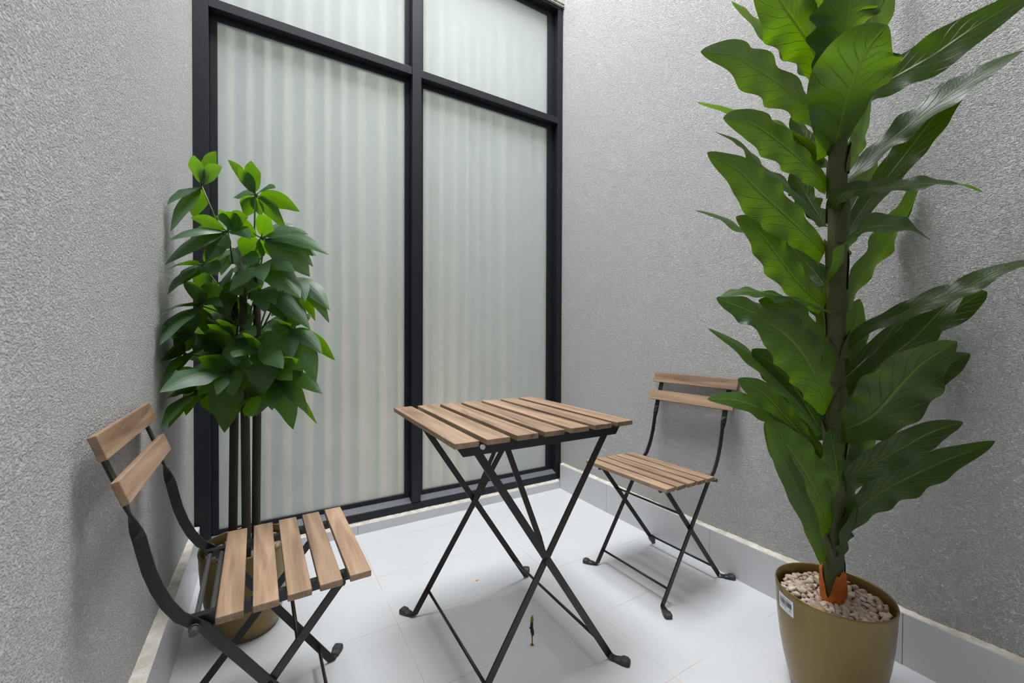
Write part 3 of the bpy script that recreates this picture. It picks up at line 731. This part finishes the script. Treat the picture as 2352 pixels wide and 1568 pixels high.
# clusters in enlarged picture units: centre, depth, leaflet tips with half widths
Z5 = lambda X, Y: (320+X/2.24, 320+Y/2.24)
CL = [
 ((320,238), -.02, [((283,82),.021),((395,60),.017),((426,140),.018),((100,330),.021),((160,475),.020),((278,402),.025)], (430,380), .02),
 ((597,285), -.01, [((455,105),.014),((508,145),.018),((575,110),.022),((826,372),.022),((483,300),.020),((545,400),.022),((755,462),.026),((625,395),.02),((700,250),.015)], (590,560), .0),
 ((455,470), -.08, [((265,405),.018),((345,636),.032),((148,520),.017),((110,645),.022),((572,512),.018),((445,375),.020),((560,400),.020),((250,560),.024)], (480,640), -.02),
 ((625,505), -.10, [((392,397),.028),((675,403),.022),((782,480),.022),((545,628),.033),((895,600),.024),((876,706),.034),((978,595),.020),((690,610),.024)], (560,700), -.02),
 ((610,642), -.12, [((463,782),.034),((830,816),.032),((800,680),.020),((520,610),.022),((640,730),.022)], (560,820), -.02),
 ((650,490), .05, [((870,490),.016),((895,655),.022),((880,705),.02),((800,440),.022),((910,600),.02)], (620,700), .03),
 ((790,700), -.02, [((852,836),.024),((980,880),.022),((978,945),.018),((905,935),.024),((740,620),.02),((680,790),.02)], (640,960), .01),
 ((325,640), -.03, [((145,798),.022),((205,750),.020),((118,690),.016),((330,800),.026),((400,700),.026),((450,560),.018)], (490,900), -.01),
 ((305,850), -.05, [((90,910),.022),((285,735),.028),((430,762),.022),((460,812),.018),((430,862),.014),((105,1060),.026),((180,1090),.032),((355,1015),.026)], (520,960), -.02),
 ((620,765), -.07, [((650,890),.026),((880,978),.024),((740,930),.026),((430,740),.020),((560,790),.018),((700,850),.02)], (560,920), -.03),
 ((770,965), -.10, [((593,1106),.032),((776,1148),.022),((910,1252),.028),((1008,1137),.024),((940,1103),.02),((645,985),.022),((700,930),.02),((885,900),.02)], (625,1130), -.02),
 ((490,1010), -.10, [((415,925),.02),((500,1165),.034),((600,1010),.022),((330,1060),.028),((620,1130),.026),((350,950),.022)], (520,1150), -.02),
 ((605,1085), -.14, [((640,1308),.040),((480,1120),.026),((740,1180),.024),((640,1000),.02),((560,1000),.02)], (540,1200), -.03),
 ((470,1185), -.12, [((225,1240),.030),((102,1302),.034),((300,1318),.028),((438,1508),.038),((400,1315),.02),((585,1150),.02),((485,1322),.03),((600,1315),.030),((300,1120),.028)], (530,1330), -.03),
 ((685,1205), -.09, [((683,1392),.032),((792,1492),.030),((868,1412),.020),((915,1465),.026),((942,1308),.022),((787,1240),.020),((820,1130),.02),((600,1425),.030)], (545,1420), -.03),
 ((295,1290), -.03, [((102,1495),.022),((148,1487),.022),((130,1340),.018),((215,1170),.022),((240,1420),.02)], (520,1400), -.01),
 ((235,1100), -.02, [((92,1150),.026),((128,1255),.024),((205,1190),.030),((330,1150),.03),((120,960),.024),((250,960),.024)], (500,1180), .0),
 ((560,1330), -.09, [((588,1425),.030),((500,1400),.026),((640,1300),.02)], (560,1440), -.03),
 ((420,1060), .03, [((300,1000),.028),((380,1200),.03),((520,1100),.03),((470,960),.026),((330,1130),.028)], (540,1150), .01),
 ((500,880), .05, [((400,960),.028),((560,980),.03),((580,860),.022),((430,820),.024)], (540,1050), .02),
 ((700,1060), .05, [((800,1120),.024),((760,1180),.026),((640,1180),.026),((720,960),.024)], (600,1200), .02),
 ((700,760), .06, [((820,830),.026),((760,900),.026),((880,880),.022),((800,700),.022),((690,880),.022)], (610,1000), .02),
 ((480,560), .05, [((360,640),.024),((420,700),.024),((540,680),.024),((340,560),.018),((600,600),.02)], (540,800), .02),
 ((690,1270), .04, [((780,1350),.022),((740,1420),.022),((850,1330),.020),((640,1380),.022)], (600,1400), .02),
]
_r = random.Random(11)
for _ in range(11):        # inner foliage, behind the outer leaves
    cx_, cy_ = _r.uniform(330, 760), _r.uniform(560, 1290)
    CL.append(((cx_, cy_), _r.uniform(-.01, .09), [((cx_+_r.uniform(90, 150)*math.cos(a), cy_+70+_r.uniform(70, 120)*math.sin(a)), _r.uniform(.022, .03)) for a in [q*1.26+_r.uniform(-.3, .3) for q in range(5)]], (540+_r.uniform(-30, 50), cy_+120), .02))
t3_low = lambda a, b: a[1] > b[1]+10
for k, (c, dc, tips, root_, dr) in enumerate(CL):
    cpx = Z5(*c); c3 = lloc(at(cpx[0], cpx[1], LD+dc))
    bm = bmesh.new(); uvl = bm.loops.layers.uv.new('UVMap')
    for q, (tpx, hw) in enumerate(tips):
        tx, ty = Z5(*tpx); flat = lloc(at(tx, ty, LD+dc))
        pl_ = (flat-c3).length; L = max(.125, pl_*1.04)
        dep = math.sqrt(max(0, L*L-pl_*pl_))*(-1 if (q % 4 != 3) else .7)
        dep = max(-.10, min(.08, dep))
        if k < 2: dep = abs(dep)*(.5 if t3_low(tpx, c) else -.8)   # high shoots: low leaflets lean away, upper ones forward
        # keep the leaflets inside the light well
        t3 = lloc(at(tx, ty, LD+dc+dep))
        for _ in range(12):
            if t3.x+LX < -.236: dep += .012*(-1); t3 = lloc(at(tx, ty, LD+dc+dep))
        if t3.y+LY > 2.03: t3.y = 2.03-LY
        if t3.x+LX < -.244: t3.x = -.244-LX
        d = t3-c3; st = c3+d*.09
        bend = Vector((0, 0, 1))*(.10*d.length)
        P = [st, st.lerp(t3, .33)+bend*.85, st.lerp(t3, .68)+bend*.8, t3]
        rnd = random.Random(k*31+q)
        up = Vector((0, 0, 1)); sd = d.cross(up)
        if sd.length < 1e-4: sd = CR.copy()
        sd.normalize()
        # leaf blades hang with their upper face outward; blend towards the picture plane width
        sc_ = d.cross(CF).normalized()
        if sc_.dot(sd) < 0: sc_ = -sc_
        s0 = (sd*.45+sc_*.7+Vector((rnd.uniform(-.2, .2), rnd.uniform(-.2, .2), rnd.uniform(-.2, .2)))).normalized()
        leaf_into(bm, uvl, P, hw*1.22, s0, s0, shp_oval, 16, 6, .05, .14, 2.2, q*1.3+k)
        tube(bm, [c3, st, P[0].lerp(P[1], .3)], [.0018, .0018, .0008], 6)
    for v_ in bm.verts:
        if v_.co.x+LX < -.247: v_.co.x = -.247-LX
        if v_.co.y+LY > 2.04: v_.co.y = 2.04-LY
    lf = obj('leaf', bm, M_LEAF2, sm)
    r3 = lloc(at(*Z5(*root_), LD+dr))
    if r3.z > 1.22: r3.z = min(r3.z, 1.25)
    bm = bmesh.new(); md = (r3+c3)/2+Vector((0, 0, .01)); tube(bm, [r3, md, c3], [.0028, .0024, .002], 8)
    obj('petiole', bm, M_PET, lf, True)

# ------------------------------------------------------------------ small things on the floor
cb = tag(empty('wire_stub', (.695, 1.037, 0)), 'taped stub of yellow and dark wire rising from a floor joint under the table', 'wire')
M_Y = mat_plain('yellow_wire', (.45, .36, .05), .45); M_K = mat_plain('black_tape', (.012, .012, .013), .45, 0, (150, .6, .002)); M_BR = mat_plain('brown_wire', (.05, .035, .02), .5)
def rr3(l): return [Vector(p) for p in l]
bm = bmesh.new(); tube(bm, [(0, 0, 0), (.0008, 0, .012), (-.0005, 0, .028), (0, 0, .04), (0, 0, .055), (.0, 0, .066), (.001, .0, .076), (.003, 0, .085), (.0005, 0, .0905), (-.0025, 0, .086), (-.0045, 0, .075), (-.004, 0, .066)], .0015, 8); obj('yellow_wire', bm, M_Y, cb, True)
bm = bmesh.new(); tube(bm, [(.0028, .001, 0), (.003, .001, .014), (.0022, .001, .04), (.0015, .001, .055), (.003, .001, .066), (.005, .001, .077), (.004, .001, .088), (.001, .001, .089), (-.001, .001, .078), (-.001, .001, .066)], .0013, 8); obj('dark_wire', bm, M_BR, cb, True)
bm = bmesh.new(); tube(bm, [(.002, 0, .026), (.003, 0, .031), (.002, 0, .038), (.001, 0, .046), (-.0005, 0, .054), (-.0005, 0, .063), (-.0003, 0, .070)], [.002, .0045, .0056, .0054, .0046, .0048, .0045], 12)
tube(bm, [(-.003, 0, .052), (-.008, 0, .056)], [.003, .0018], 8); obj('black_tape', bm, M_K, cb, True)
bm = bmesh.new(); tube(bm, [(.001, 0, 0), (.001, 0, .003)], [.005, .0035], 12); obj('mortar_collar', bm, mat_plain('brown_mortar', (.18, .13, .07), .8), cb, True)
bm = bmesh.new()
n = 10; top = [bm.verts.new((.006*math.cos(2*PI*i/n)*(1+.2*math.sin(i*2)), .0032*math.sin(2*PI*i/n), .0022+.0006*math.sin(i*1.9))) for i in range(n)]
bot = [bm.verts.new((v_.co.x*.95, v_.co.y*.95, 0)) for v_ in top]
cen = bm.verts.new((0, 0, .0036))
for i in range(n): bm.faces.new((top[i], top[(i+1) % n], cen)); bm.faces.new((bot[i], bot[(i+1) % n], top[(i+1) % n], top[i]))
bm.faces.new(bot[::-1])
cr_ = obj('crumb', bm, mat_plain('orange_scrap', (.75, .30, .04), .7)); cr_.location = (.698, 1.421, 0)
tag(cr_, 'tiny orange scrap lying on the white floor tile beyond the table legs', 'scrap')
